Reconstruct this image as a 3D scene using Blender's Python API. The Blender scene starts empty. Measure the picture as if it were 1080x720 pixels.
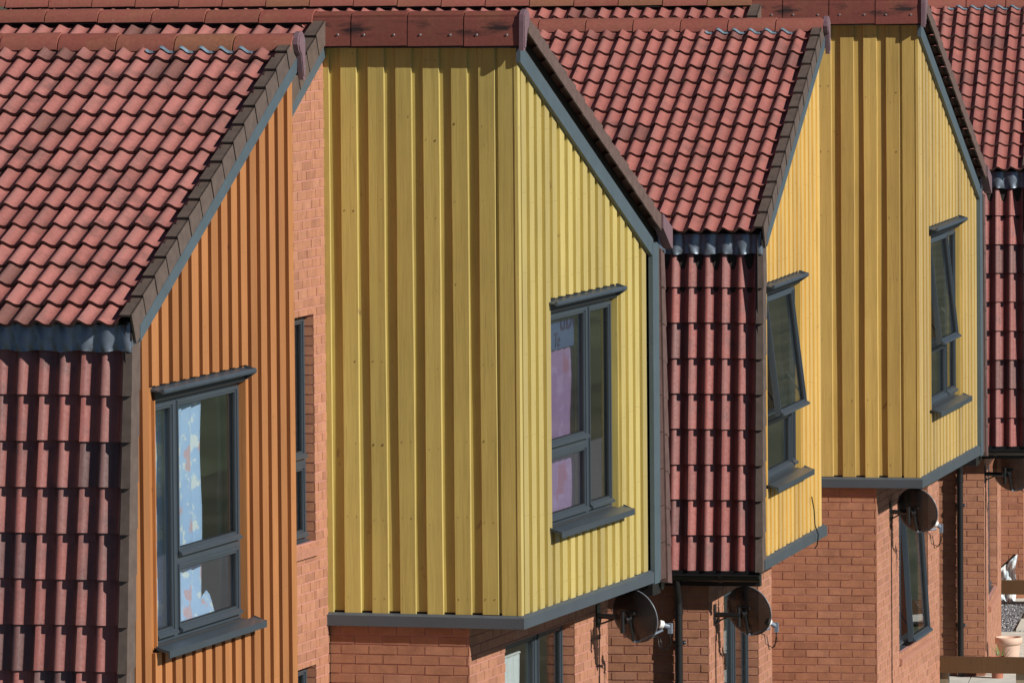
import bpy, math, random
from mathutils import Vector, Matrix
R = math.radians
random.seed(11)
scn = bpy.context.scene
col = bpy.data.collections.new("Scene"); scn.collection.children.link(col)
BASE = 9.2            # lifts the surveyed heights so that the gardens lie near z = 0
ZG = -2.5             # garden level below the cladding's lower edge (house coordinates)

# ------------------------------------------------------------------ materials
def new_mat(name):
    m = bpy.data.materials.new(name); m.use_nodes = True
    nt = m.node_tree; b = nt.nodes["Principled BSDF"]
    return m, nt, b
def N(nt, t, **kw):
    n = nt.nodes.new(t)
    for k, v in kw.items():
        if k in n.inputs: n.inputs[k].default_value = v
        else: setattr(n, k, v)
    return n
def L(nt, a, b): nt.links.new(a, b)
def ramp(nt, fac, stops, interp='LINEAR'):
    r = nt.nodes.new('ShaderNodeValToRGB'); e = r.color_ramp
    e.interpolation = interp
    while len(e.elements) < len(stops): e.elements.new(0.5)
    for el, (p, c) in zip(e.elements, stops):
        el.position = p; el.color = (*c, 1) if len(c) == 3 else c
    L(nt, fac, r.inputs[0]); return r
def mix(nt, fac, a, b, mode='MIX'):
    n = nt.nodes.new('ShaderNodeMix'); n.data_type = 'RGBA'; n.blend_type = mode
    for s, v in ((n.inputs[0], fac), (n.inputs[6], a), (n.inputs[7], b)):
        if isinstance(v, (int, float)): s.default_value = v
        elif isinstance(v, tuple): s.default_value = (*v, 1)
        else: L(nt, v, s)
    return n.outputs[2]
def coords(nt, scale=(1, 1, 1), kind='Object'):
    t = nt.nodes.new('ShaderNodeTexCoord'); m = nt.nodes.new('ShaderNodeMapping')
    m.inputs['Scale'].default_value = scale
    L(nt, t.outputs[kind], m.inputs[0]); return m.outputs[0]
def noise(nt, vec, scale, detail=4, rough=.55):
    n = N(nt, 'ShaderNodeTexNoise', Scale=scale, Detail=detail, Roughness=rough)
    L(nt, vec, n.inputs['Vector']); return n.outputs['Fac']
def attr(nt, name='rnd'):
    a = nt.nodes.new('ShaderNodeAttribute'); a.attribute_name = name; return a.outputs['Fac']
def bump(nt, h, b, strength=.3, dist=.005):
    n = N(nt, 'ShaderNodeBump', Strength=strength, Distance=dist)
    L(nt, h, n.inputs['Height']); L(nt, n.outputs[0], b.inputs['Normal'])
def mul(nt, a, v):
    n = nt.nodes.new('ShaderNodeMath'); n.operation = 'MULTIPLY'
    L(nt, a, n.inputs[0])
    if isinstance(v, (int, float)): n.inputs[1].default_value = v
    else: L(nt, v, n.inputs[1])
    return n.outputs[0]
def plain(name, c, rough=.6, metal=0, nscale=0, namt=.15, bmp=0):
    m, nt, b = new_mat(name)
    b.inputs['Roughness'].default_value = rough; b.inputs['Metallic'].default_value = metal
    if nscale:
        v = coords(nt); n = noise(nt, v, nscale)
        r = ramp(nt, n, [(.3, tuple(x*(1-namt) for x in c)), (.7, tuple(min(1, x*(1+namt)) for x in c))])
        L(nt, r.outputs[0], b.inputs['Base Color'])
        if bmp: bump(nt, n, b, bmp, .004)
    else: b.inputs['Base Color'].default_value = (*c, 1)
    return m

def brick_mat(name, c1, c2, c3):
    m, nt, b = new_mat(name); a = attr(nt); v = coords(nt)
    base = ramp(nt, a, [(0, c2), (.25, c1), (.7, c1), (.9, c3), (1, c2)])
    n1 = noise(nt, v, 12, 5, .65); n3 = noise(nt, v, 140, 4, .7); n2 = noise(nt, v, .9, 3)
    c = mix(nt, .9, base.outputs[0], ramp(nt, n1, [(.25, (.74, .70, .68)), (.75, (1.2, 1.2, 1.2))]).outputs[0], 'MULTIPLY')
    c = mix(nt, .9, c, ramp(nt, n3, [(.30, (.62, .58, .56)), (.42, (1, 1, 1)), (.72, (1.14, 1.14, 1.12))]).outputs[0], 'MULTIPLY')
    c = mix(nt, .6, c, ramp(nt, n2, [(.3, (.88, .87, .86)), (.7, (1.08, 1.08, 1.08))]).outputs[0], 'MULTIPLY')
    L(nt, c, b.inputs['Base Color']); b.inputs['Roughness'].default_value = .92; b.inputs['Sheen Weight'].default_value = .2; b.inputs['Sheen Roughness'].default_value = .5; b.inputs['Sheen Tint'].default_value = (1, .82, .74, 1)
    bump(nt, n3, b, .5, .004); return m

def tile_mat(name, reds, darks, dark_at, rough=.5):
    m, nt, b = new_mat(name)
    a = attr(nt); v = coords(nt)
    base = ramp(nt, a, [(0, reds[0]), (.3, reds[1]), (.6, reds[2]), (dark_at, reds[1]), (min(.999, dark_at+.02), darks[0]), (1, darks[1])])
    n1 = noise(nt, v, 3.2, 5, .6); n2 = noise(nt, v, 38, 5, .65)
    f = ramp(nt, n1, [(.53, (0, 0, 0)), (.68, (.7, .7, .7))])
    n5 = noise(nt, coords(nt, (1, .35, .35)), 7.0, 3, .6); stain = mix(nt, ramp(nt, n5, [(.5, (0, 0, 0)), (.75, (.45, .45, .45))]).outputs[0], base.outputs[0], darks[0]); c = mix(nt, f.outputs[0], stain, darks[1])
    c = mix(nt, .6, c, ramp(nt, n2, [(.3, (.78, .76, .75)), (.7, (1.15, 1.15, 1.15))]).outputs[0], 'MULTIPLY')
    wr = attr(nt, 'wear'); c = mix(nt, mul(nt, wr, .34), c, (.26, .155, .145))
    n4 = noise(nt, v, 85, 2, .5)
    sp = ramp(nt, n4, [(.73, (0, 0, 0)), (.77, (.5, .5, .5))])
    c = mix(nt, sp.outputs[0], c, (.55, .5, .42))
    L(nt, c, b.inputs['Base Color'])
    r = ramp(nt, n2, [(0, (rough-.1,)*3), (1, (rough+.2,)*3)]); L(nt, r.outputs[0], b.inputs['Roughness'])
    bump(nt, n2, b, .25, .003)
    return m

def wood_mat(name, c, dirt, sheen=.5):
    m, nt, b = new_mat(name)
    a = attr(nt)
    v = coords(nt, (55, 55, 2.2)); v2 = coords(nt, (1, 1, .35)); v3 = coords(nt)
    g = noise(nt, v, 1.0, 6, .7); s = noise(nt, v2, 3.0, 4)
    var = ramp(nt, a, [(0, (.80, .78, .74)), (.5, (1, 1, 1)), (1, (1.14, 1.15, 1.2))])
    cc = mix(nt, 1, var.outputs[0], c, 'MULTIPLY')
    cc = mix(nt, .75, cc, ramp(nt, g, [(.25, (.72, .7, .66)), (.5, (1, 1, 1)), (.8, (1.12, 1.12, 1.12))]).outputs[0], 'MULTIPLY')
    cc = mix(nt, .6, cc, ramp(nt, s, [(.3, (.84, .82, .8)), (.7, (1.1, 1.1, 1.1))]).outputs[0], 'MULTIPLY')
    k = noise(nt, coords(nt, (1, 1, .5)), 16, 2, .4)
    kn = ramp(nt, k, [(.74, (0, 0, 0)), (.79, (.7, .7, .7))])
    cc = mix(nt, kn.outputs[0], cc, dirt)
    # thin dark drying checks and nail streaks
    ck = noise(nt, coords(nt, (70, 70, 1.1)), 1.3, 3, .5)
    ckr = ramp(nt, ck, [(.69, (0, 0, 0)), (.73, (.65, .65, .65))])
    cc = mix(nt, ckr.outputs[0], cc, dirt)
    L(nt, cc, b.inputs['Base Color']); b.inputs['Roughness'].default_value = .55; b.inputs['Sheen Weight'].default_value = sheen; b.inputs['Sheen Roughness'].default_value = .45
    bump(nt, g, b, .45, .004)
    return m

M = {}
M['brick'] = brick_mat('red_brick', (.37, .165, .092), (.30, .130, .074), (.40, .190, .115))
M['roof'] = tile_mat('clay_tile', [(.28, .102, .090), (.39, .150, .134), (.33, .120, .106)], [(.19, .082, .070), (.15, .072, .064)], .91)
M['roof_clean'] = tile_mat('clay_tile_clean', [(.29, .096, .082), (.37, .130, .112), (.32, .110, .096)], [(.22, .08, .07), (.18, .075, .066)], .95)
M['hung'] = tile_mat('hung_tile', [(.22, .068, .058), (.28, .090, .077), (.20, .070, .062)], [(.12, .054, .052), (.10, .05, .05)], .84, .30)
M['hung_red'] = tile_mat('hung_tile_red', [(.24, .062, .051), (.30, .080, .066), (.22, .064, .055)], [(.16, .05, .045), (.13, .05, .045)], .93, .30)
M['tile_edge'] = plain('tile_edge_dirt', (.105, .052, .042), .9, 0, 30, .4, .3)
M['ridge'] = tile_mat('ridge_clay', [(.26, .078, .060), (.31, .100, .078), (.26, .088, .064)], [(.24, .105, .06), (.30, .125, .075)], .9, .5)
M['verge'] = plain('verge_grey_brown', (.105, .078, .066), .6, 0, 12, .18, .15)
M['verge_dark'] = plain('verge_dark_brown', (.085, .048, .042), .6, 0, 12, .18, .15)
M['endcap'] = plain('ridge_end_plastic', (.17, .105, .125), .5, 0, 20, .08)
M['lead'] = plain('lead', (.19, .225, .275), .34, .6, 7, .2, .04)
M['grey'] = plain('grey_coating', (.064, .082, .100), .42, 0, 3, .06)
M['barge'] = plain('barge_grey', (.070, .100, .122), .5, 0, 6, .08)
M['frame'] = plain('window_frame_grey', (.045, .060, .076), .34, 0, 4, .05)
M['flash'] = plain('flashing_grey', (.046, .062, .080), .40, 0, 9, .12)
M['gasket'] = plain('gasket', (.012, .013, .014), .5)
M['black'] = plain('black_plastic', (.012, .012, .013), .32)
M['board_dark'] = plain('dark_core', (.03, .024, .02), .9)
M['plaster'] = plain('plaster', (.66, .60, .52), .9)
M['steel'] = plain('steel', (.55, .56, .57), .35, .8)
M['white'] = plain('white_plastic', (.75, .75, .73), .4)
M['lnbgrey'] = plain('receiver_grey', (.16, .20, .26), .4)
M['yellow'] = wood_mat('yellow_boards', (.47, .372, .098), (.26, .18, .06))
M['amber'] = wood_mat('amber_boards', (.66, .42, .090), (.28, .14, .03))
M['gold'] = wood_mat('gold_boards', (.50, .348, .092), (.24, .13, .04))
M['orange'] = wood_mat('orange_boards', (.38, .158, .050), (.15, .055, .02), .06)
M['nail'] = plain('nail_head', (.20, .15, .06), .6)
M['orange_edge'] = wood_mat('dark_orange_edges', (.17, .060, .016), (.06, .02, .01), 0)  # board edges coloured darker than the board faces
M['rail'] = wood_mat('brown_rail', (.098, .050, .018), (.05, .025, .012), 0)
M['post'] = wood_mat('grey_post', (.25, .215, .145), (.1, .08, .05))

def glass_mat():
    m, nt, b = new_mat('window_glass'); nt.nodes.remove(b)
    out = nt.nodes['Material Output']
    tr = N(nt, 'ShaderNodeBsdfTransparent'); tr.inputs[0].default_value = (.90, .93, .93, 1)
    gl = N(nt, 'ShaderNodeBsdfGlossy'); gl.inputs['Roughness'].default_value = .012; gl.inputs[0].default_value = (.95, .97, 1, 1)
    fr = N(nt, 'ShaderNodeFresnel', IOR=1.5); ge = nt.nodes.new('ShaderNodeNewGeometry')
    io = nt.nodes.new('ShaderNodeMapRange'); L(nt, ge.outputs['Backfacing'], io.inputs[0]); io.inputs[3].default_value = 1.55; io.inputs[4].default_value = 1/1.55
    L(nt, io.outputs[0], fr.inputs['IOR'])   # the same glass-to-air reflectance on both faces of the pane
    v = coords(nt); n = noise(nt, v, 1.7, 2)
    bn = N(nt, 'ShaderNodeBump', Strength=.006, Distance=.05); L(nt, n, bn.inputs['Height'])
    L(nt, bn.outputs[0], gl.inputs['Normal'])
    mx = nt.nodes.new('ShaderNodeMixShader'); L(nt, fr.outputs[0], mx.inputs[0]); L(nt, tr.outputs[0], mx.inputs[1]); L(nt, gl.outputs[0], mx.inputs[2])
    L(nt, mx.outputs[0], out.inputs[0]); return m
M['glass'] = glass_mat()
def mesh_mat():
    m, nt, b = new_mat('perforated_dish')
    b.inputs['Base Color'].default_value = (.016, .014, .014, 1); b.inputs['Roughness'].default_value = .38
    out = nt.nodes['Material Output']; tr = N(nt, 'ShaderNodeBsdfTransparent')
    mx = nt.nodes.new('ShaderNodeMixShader'); mx.inputs[0].default_value = .78
    L(nt, tr.outputs[0], mx.inputs[1]); L(nt, b.outputs[0], mx.inputs[2]); L(nt, mx.outputs[0], out.inputs[0]); return m
M['dish'] = mesh_mat()
def curtain_mat(name, base, spots, sc):
    m, nt, b = new_mat(name)
    v = coords(nt, (1, 1, 1)); n = noise(nt, v, sc, 3, .6); n2 = noise(nt, coords(nt, (1, 1.3, .9)), sc*.55, 2, .4)
    c = mix(nt, ramp(nt, n, [(.55, (0, 0, 0)), (.6, (1, 1, 1))]).outputs[0], base, spots[0])
    c = mix(nt, ramp(nt, n2, [(.60, (0, 0, 0)), (.64, (1, 1, 1))]).outputs[0], c, spots[1])
    L(nt, c, b.inputs['Base Color']); b.inputs['Roughness'].default_value = .9
    return m
M['blue_curtain'] = curtain_mat('blue_curtain', (.36, .52, .78), [(.66, .72, .74), (.55, .38, .43)], 9)
M['lilac_curtain'] = curtain_mat('lilac_curtain', (.25, .145, .30), [(.29, .19, .36), (.25, .10, .19)], 5)
M['white_net'] = plain('white_cotton', (.72, .74, .76), .9)
M['white_curtain'] = plain('white_net', (.62, .60, .52), .9)
M['poster'] = plain('navy_poster', (.06, .09, .22), .5)
M['ink'] = plain('purple_ink', (.03, .01, .10), .5)

# ------------------------------------------------------------------ mesh builder
class MB:
    def __init__(s): s.v = []; s.f = []; s.mi = []; s.rn = []; s.uv = []; s.sm = []; s.we = {}
    def face(s, pts, mi=0, rnd=.5, uv=None, smooth=False):
        b = len(s.v); s.v += [tuple(p) for p in pts]; s.f.append(tuple(range(b, b+len(pts))))
        s.mi.append(mi); s.rn.append(rnd); s.uv.append(uv or [(0, 0)]*len(pts)); s.sm.append(smooth)
    def grid(s, rows, mi=0, rnd=.5, smooth=True, closed=False):
        b = len(s.v); nr, nc = len(rows), len(rows[0])
        for r in rows: s.v += [tuple(p) for p in r]
        for i in range(nr-1):
            for j in range(nc if closed else nc-1):
                j2 = (j+1) % nc
                s.f.append((b+i*nc+j, b+i*nc+j2, b+(i+1)*nc+j2, b+(i+1)*nc+j))
                s.mi.append(mi); s.rn.append(rnd(i, j) if callable(rnd) else rnd); s.uv.append([(0, 0)]*4); s.sm.append(smooth)
    def box(s, a, b, mi=0, rnd=.5, uvs=False):
        x0, y0, z0 = a; x1, y1, z1 = b
        if x0 > x1: x0, x1 = x1, x0
        if y0 > y1: y0, y1 = y1, y0
        if z0 > z1: z0, z1 = z1, z0
        P = [(x0, y0, z0), (x1, y0, z0), (x1, y1, z0), (x0, y1, z0), (x0, y0, z1), (x1, y0, z1), (x1, y1, z1), (x0, y1, z1)]
        for q, ax in (((0, 3, 2, 1), 'z'), ((4, 5, 6, 7), 'z'), ((0, 1, 5, 4), 'y'), ((1, 2, 6, 5), 'x'), ((2, 3, 7, 6), 'y'), ((3, 0, 4, 7), 'x')):
            pts = [P[i] for i in q]
            uv = [((p[1], p[2]) if ax == 'x' else (p[0], p[2]) if ax == 'y' else (p[0], p[1])) for p in pts]
            s.face(pts, mi, rnd, uv)
    def prism(s, poly, d, mi=0, rnd=.5):
        d = Vector(d); a = [Vector(p) for p in poly]; b = [p+d for p in a]
        s.face(a[::-1], mi, rnd); s.face(b, mi, rnd)
        for i in range(len(a)):
            j = (i+1) % len(a); s.face([a[i], a[j], b[j], b[i]], mi, rnd)
    def tube(s, pts, r, n=8, mi=0, rnd=.5, cap=True):
        pts = [Vector(p) for p in pts]; rows = []
        for i, p in enumerate(pts):
            t = (pts[min(i+1, len(pts)-1)]-pts[max(i-1, 0)]).normalized()
            u = t.orthogonal() if i == 0 else (u - t*u.dot(t)); u.normalize(); w = t.cross(u)
            rr = r[i] if isinstance(r, (list, tuple)) else r
            rows.append([p+u*rr*math.cos(2*math.pi*k/n)+w*rr*math.sin(2*math.pi*k/n) for k in range(n)])
        s.grid(rows, mi, rnd, True, True)
        if cap: s.face(rows[0][::-1], mi, rnd); s.face(rows[-1], mi, rnd)
    def make(s, name, mats, parent=None, lift=0.0, recalc=False):
        me = bpy.data.meshes.new(name)
        me.from_pydata([(x, y, z+lift) for x, y, z in s.v], [], s.f)
        if not isinstance(mats, (list, tuple)): mats = [mats]
        for m in mats: me.materials.append(m)
        me.polygons.foreach_set('material_index', s.mi); me.polygons.foreach_set('use_smooth', s.sm)
        a = me.attributes.new('rnd', 'FLOAT', 'FACE'); a.data.foreach_set('value', s.rn)
        if s.we:
            a = me.attributes.new('wear', 'FLOAT', 'FACE'); a.data.foreach_set('value', [s.we.get(i, 0.0) for i in range(len(s.f))])
        uvl = me.uv_layers.new(name='UVMap'); flat = [c for f in s.uv for p in f for c in p]
        uvl.data.foreach_set('uv', flat)
        me.update()
        o = bpy.data.objects.new(name, me); col.objects.link(o)
        if parent: o.parent = parent
        return o
def tag(o, label=None, cat=None, group=None, kind=None):
    if label: o['label'] = label
    if cat: o['category'] = cat
    if group: o['group'] = group
    if kind: o['kind'] = kind
    return o

# ------------------------------------------------------------------ frames of the three pairs of bays
YAW = {'A': .2839, 'B': .1973, 'C': .1107}
ORG = {'A': (.0548, 65.3279, -6.6623), 'B': (3.9112, 82.0671, -7.0408), 'C': (6.5304, 99.0771, -7.3443)}
def wpt(g, X, Y, Z):
    a = YAW[g]; o = ORG[g]
    return Vector((o[0]+X*math.cos(a)+Y*math.sin(a), o[1]-X*math.sin(a)+Y*math.cos(a), o[2]+Z+BASE))
LIFT = -ZG
def root(name, g, X=0, Y=0, Z=ZG):
    o = bpy.data.objects.new(name, None); col.objects.link(o)
    o.location = wpt(g, X, Y, Z); o.rotation_euler = (0, 0, -YAW[g]); o.empty_display_size = .3
    return o

# ------------------------------------------------------------------ builders in house coordinates
def subtract(a0, a1, b0, b1, holes):
    """rectangles of [a0,a1]x[b0,b1] left once the holes (ha0,ha1,hb0,hb1) are cut"""
    xs = sorted({a0, a1, *[min(max(h[i], a0), a1) for h in holes for i in (0, 1)]})
    out = []
    for p, q in zip(xs[:-1], xs[1:]):
        if q-p < 1e-6: continue
        hs = sorted([(h[2], h[3]) for h in holes if h[0] < (p+q)/2 < h[1]]); z = b0
        for h0, h1 in hs:
            if h0 > z: out.append((p, q, z, h0))
            z = max(z, h1)
        if b1 > z: out.append((p, q, z, b1))
    return out
brnd = random.Random(3)
def brick_rect(mb, P, p, q, r, s):
    """laid bricks standing 5 mm proud of the joints over the rectangle p..q (along), r..s (up);
    P(along, up, out) gives the point"""
    if q-p < .004 or s-r < .004: return
    D = .0055
    mb.face([P(p, r, -D), P(q, r, -D), P(q, s, -D), P(p, s, -D)], 1, .5, [(p, r), (q, r), (q, s), (p, s)])
    k0 = int(math.floor(r/.075))-1
    for k in range(k0, int(math.ceil(s/.075))+1):
        z0, z1 = k*.075+.0052, (k+1)*.075-.0048
        za, zb = max(z0, r), min(z1, s)
        if zb-za < .006: continue
        off = .1125 if k % 2 else 0.0
        i0 = int(math.floor((p-off)/.225))-1
        for i in range(i0, int(math.ceil((q-off)/.225))+1):
            u0, u1 = off+i*.225+.005, off+(i+1)*.225-.005
            ua, ub = max(u0, p), min(u1, q)
            if ub-ua < .006: continue
            j = lambda: brnd.uniform(-.0014, .0014)
            o = brnd.uniform(-.0018, .0015); rn = brnd.random()
            c = [(ua+(j() if ua > p else 0), za+(j() if za > r else 0)), (ub+(j() if ub < q else 0), za+(j() if za > r else 0)),
                 (ub+(j() if ub < q else 0), zb+(j() if zb < s else 0)), (ua+(j() if ua > p else 0), zb+(j() if zb < s else 0))]
            f = [P(u, w, o) for u, w in c]; g = [P(u, w, -D) for u, w in c]
            mb.face(f, 0, rn, c)
            for n in range(4):
                m = (n+1) % 4; mb.face([f[m], f[n], g[n], g[m]], 0, rn, [c[m], c[n], c[n], c[m]])
def wall_front(mb, X, Y0, Y1, Z0, Z1, holes=(), rev=.10, mi=0, real=True):
    for p, q, r, s in subtract(Y0, Y1, Z0, Z1, list(holes)):
        if real: brick_rect(mb, lambda u, w, o: (X+o, u, w), p, q, r, s)
        else: mb.face([(X, p, r), (X, q, r), (X, q, s), (X, p, s)], 1, .5, [(p, r), (q, r), (q, s), (p, s)])
    for h in holes: reveal(mb, X, h, rev)
def reveal(mb, X, h, rev):
    p, q, r, s = h; x = X-rev
    brick_rect(mb, lambda u, w, o: (X-.005-u, q-o, w), 0, rev, r, s)      # far jamb, faces the street end
    brick_rect(mb, lambda u, w, o: (X-.005-u, p+o, w), 0, rev, r, s)
    mb.face([(x, p, s), (X-.004, p, s), (X-.004, q, s), (x, q, s)], 1)
    mb.face([(x, q, r), (X-.004, q, r), (X-.004, p, r), (x, p, r)], 1)
def wall_side(mb, Y, X0, X1, Z0, Z1, mi=0, holes=(), near=True):
    for p, q, r, s in subtract(X0, X1, Z0, Z1, list(holes)):
        cut = max(p, -2.3); sg = 1 if near else -1
        if cut > p: mb.face([(p, Y, r), (cut, Y, r), (cut, Y, s), (p, Y, s)], 1)
        brick_rect(mb, lambda u, w, o: (u, Y-sg*o, w), cut, q, r, s)

PER = .147
def profile(t, H=.038):
    # pantile wave seen from below: narrow crown, long fall to a flat pan, sharp rise to the next crown
    q = (1.0-t) % 1.0
    if q < .48: f = .5+.5*math.cos(math.pi*q/.48)
    elif q < .70: f = 0.0
    else: f = .5-.5*math.cos(math.pi*(q-.70)/.30)
    return H*f - .003*math.sin(math.pi*min(1, max(0, (q-.30)/.6)))
PH = [i/9.0 for i in range(9)]
def tiles(mb, P0, u, v, n, width, rows, gauge, lap=.045, thick=.022, lift=.034, keep=None, jit=.0035, H=.031):
    """P0 lower corner, u along the course, v up the slope, n outwards; waves run along v"""
    P0, u, v, n = Vector(P0), Vector(u).normalized(), Vector(v).normalized(), Vector(n).normalized()
    ncol = max(1, int(round(width/(2*PER))))
    for r in range(rows):
        for c in range(ncol):
            rn = random.random(); dv = random.uniform(-jit, jit); dn = random.uniform(-.003, .004)
            a0 = c*2*PER; b0 = r*gauge+dv; b1 = (r+1)*gauge+lap
            ts = [2*k/18.0 for k in range(19)]
            lo = []; hi = []; lip = []
            for t in ts:
                h = profile(t, H); a = a0+t*PER
                lo.append(P0+u*a+v*b0+n*(h+lift+dn)); hi.append(P0+u*a+v*b1+n*(h+.002))
                lip.append(P0+u*a+v*(b0+.002)+n*(h+lift+dn-thick))
            f0 = len(mb.f); mb.grid([lo, hi], 0, rn, True)
            for k in range(18):
                q = (1-(ts[k]+ts[k+1])/2) % 1.0
                mb.we[f0+k] = (.9 if (q < .26 or q > .93) else .25 if q < .5 else 0)*(1 if (k < 9) == (rn*97 % 1 > .4) else .35)
            mb.grid([lip, lo], 1, rn, False)
            # step at the interlock of the two tiles
            e = lo[-1]; e2 = hi[-1]
            mb.face([e, e2, e2-n*.012, e-n*.012], 0, rn)

def boards_front(mb, X, Y0, Y1, zlo, top, holes=(), pitch=.2155, w=.128, t=.026, first=0.0, mi=0, edge=0, slant=0.0):
    """vertical boards on the +X face; top(y) gives the upper end"""
    k = 0; y = Y0+first
    while y < Y1-.03:
        ya, yb = y+random.uniform(-.003, .003), min(y+w, Y1)
        segs = [(zlo+random.uniform(-.006, .004), None)]
        rn = random.random()
        cuts = [h for h in holes if h[0]-.004 < ya+.5*w < h[1]+.004 or (h[0] < yb-.02 and h[1] > ya+.02)]
        za = segs[0][0]; ztop = min(top(ya), top(yb))
        ranges = []
        if cuts:
            h = cuts[0]; ranges = [(za, h[2]), (h[3], None)]
        else: ranges = [(za, None)]
        for r0, r1 in ranges:
            ta, tb = (top(ya), top(yb)) if r1 is None else (r1, r1)
            x0, x1 = X-t, X+random.uniform(-.002, .002)
            yt = ya+(slant if k == 0 else 0)
            if k == 0: ta = top(yt) if r1 is None else ta
            A = [(x0, ya, r0), (x1, ya, r0), (x1, yb, r0), (x0, yb, r0)]
            B = [(x0, min(yt, yb-.01), ta), (x1, min(yt, yb-.01), ta), (x1, yb, tb), (x0, yb, tb)]
            mb.face(A[::-1], mi, rn); mb.face(B, mi, rn)
            for i in range(4):
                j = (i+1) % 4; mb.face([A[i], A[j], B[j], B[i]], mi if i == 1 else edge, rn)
            z = r0+.15
            while z < min(ta, tb)-.1:
                for yy in (ya+.03, yb-.03):
                    if random.random() < .8: mb.box((x1-.003, yy-.004, z-.003), (x1+.0015, yy+.004, z+.003), 2)
                z += random.uniform(.56, .64)
        k += 1; y += pitch
def boards_side(mb, Y, xs, w, zlo, ztop, t=.026, mi=0):
    """face boards with the slight bow, cupping and edge wander of sawn timber"""
    for x in xs:
        rn = random.random(); d = random.uniform(-.003, .003); n = 14; z0 = zlo+random.uniform(-.010, .006); rows = []
        pl, pr = random.uniform(0, 6), random.uniform(0, 6); cup = random.uniform(-.0015, .002)
        for i in range(n+1):
            z = z0+(ztop-z0)*i/n; a = x+d+.0016*math.sin(z*2.1+pl)+random.uniform(-.0006, .0006); b = x+w+d+.0016*math.sin(z*1.7+pr)+random.uniform(-.0006, .0006)
            y = Y+.0022*math.sin(z*1.3+pl); rows.append([(a, Y+t, z), (a, y+.002, z), (a+.003, y, z), ((a+b)/2, y+cup, z), (b-.003, y, z), (b, y+.002, z), (b, Y+t, z)])
        mb.grid(rows, mi, rn, False); mb.face(rows[0][::-1], mi, rn)
        z = z0+.12
        while z < ztop-.1:      # galvanised nail heads, in pairs
            for xx in (x+d+.028, x+w+d-.028):
                if random.random() < .85: mb.box((xx-.003, Y-.002, z-.003+random.uniform(-.01, .01)), (xx+.003, Y+.004, z+.003), 2)
            z += random.uniform(.56, .64)

def bar(mb, X0, X1, Y0, Y1, Z0, Z1, mi=0): mb.box((X0, Y0, Z0), (X1, Y1, Z1), mi)
def frame_rect(mb, X0, X1, Y0, Y1, Z0, Z1, w, mi=0, wb=None, wt=None):
    wb = wb or w; wt = wt or w
    mb.box((X0, Y0, Z0), (X1, Y0+w, Z1), mi); mb.box((X0, Y1-w, Z0), (X1, Y1, Z1), mi)
    mb.box((X0+.001, Y0+w, Z1-wt), (X1-.001, Y1-w, Z1), mi); mb.box((X0+.001, Y0+w, Z0), (X1-.001, Y1-w, Z0+wb), mi)
def sash_mesh(mb, Y0, Y1, Z0, Z1, w=.052, d=.05, x=0.0):
    """sash frame with a gasket line and drip bar, its face at local x"""
    frame_rect(mb, x-d, x, Y0, Y1, Z0, Z1, w, 0)
    frame_rect(mb, x-.012, x+.010, Y0+.008, Y1-.008, Z0+.008, Z1-.008, .018, 0)
    frame_rect(mb, x-.022, x-.010, Y0+w-.004, Y1-w+.004, Z0+w-.004, Z1-w+.004, .010, 1)
    mb.prism([(x+.0105, Y0+.005, Z0+.03), (x+.034, Y0+.005, Z0+.012), (x+.034, Y0+.005, Z0-.004), (x+.0105, Y0+.005, Z0-.004)], (0, Y1-Y0-.01, 0), 0)
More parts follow.
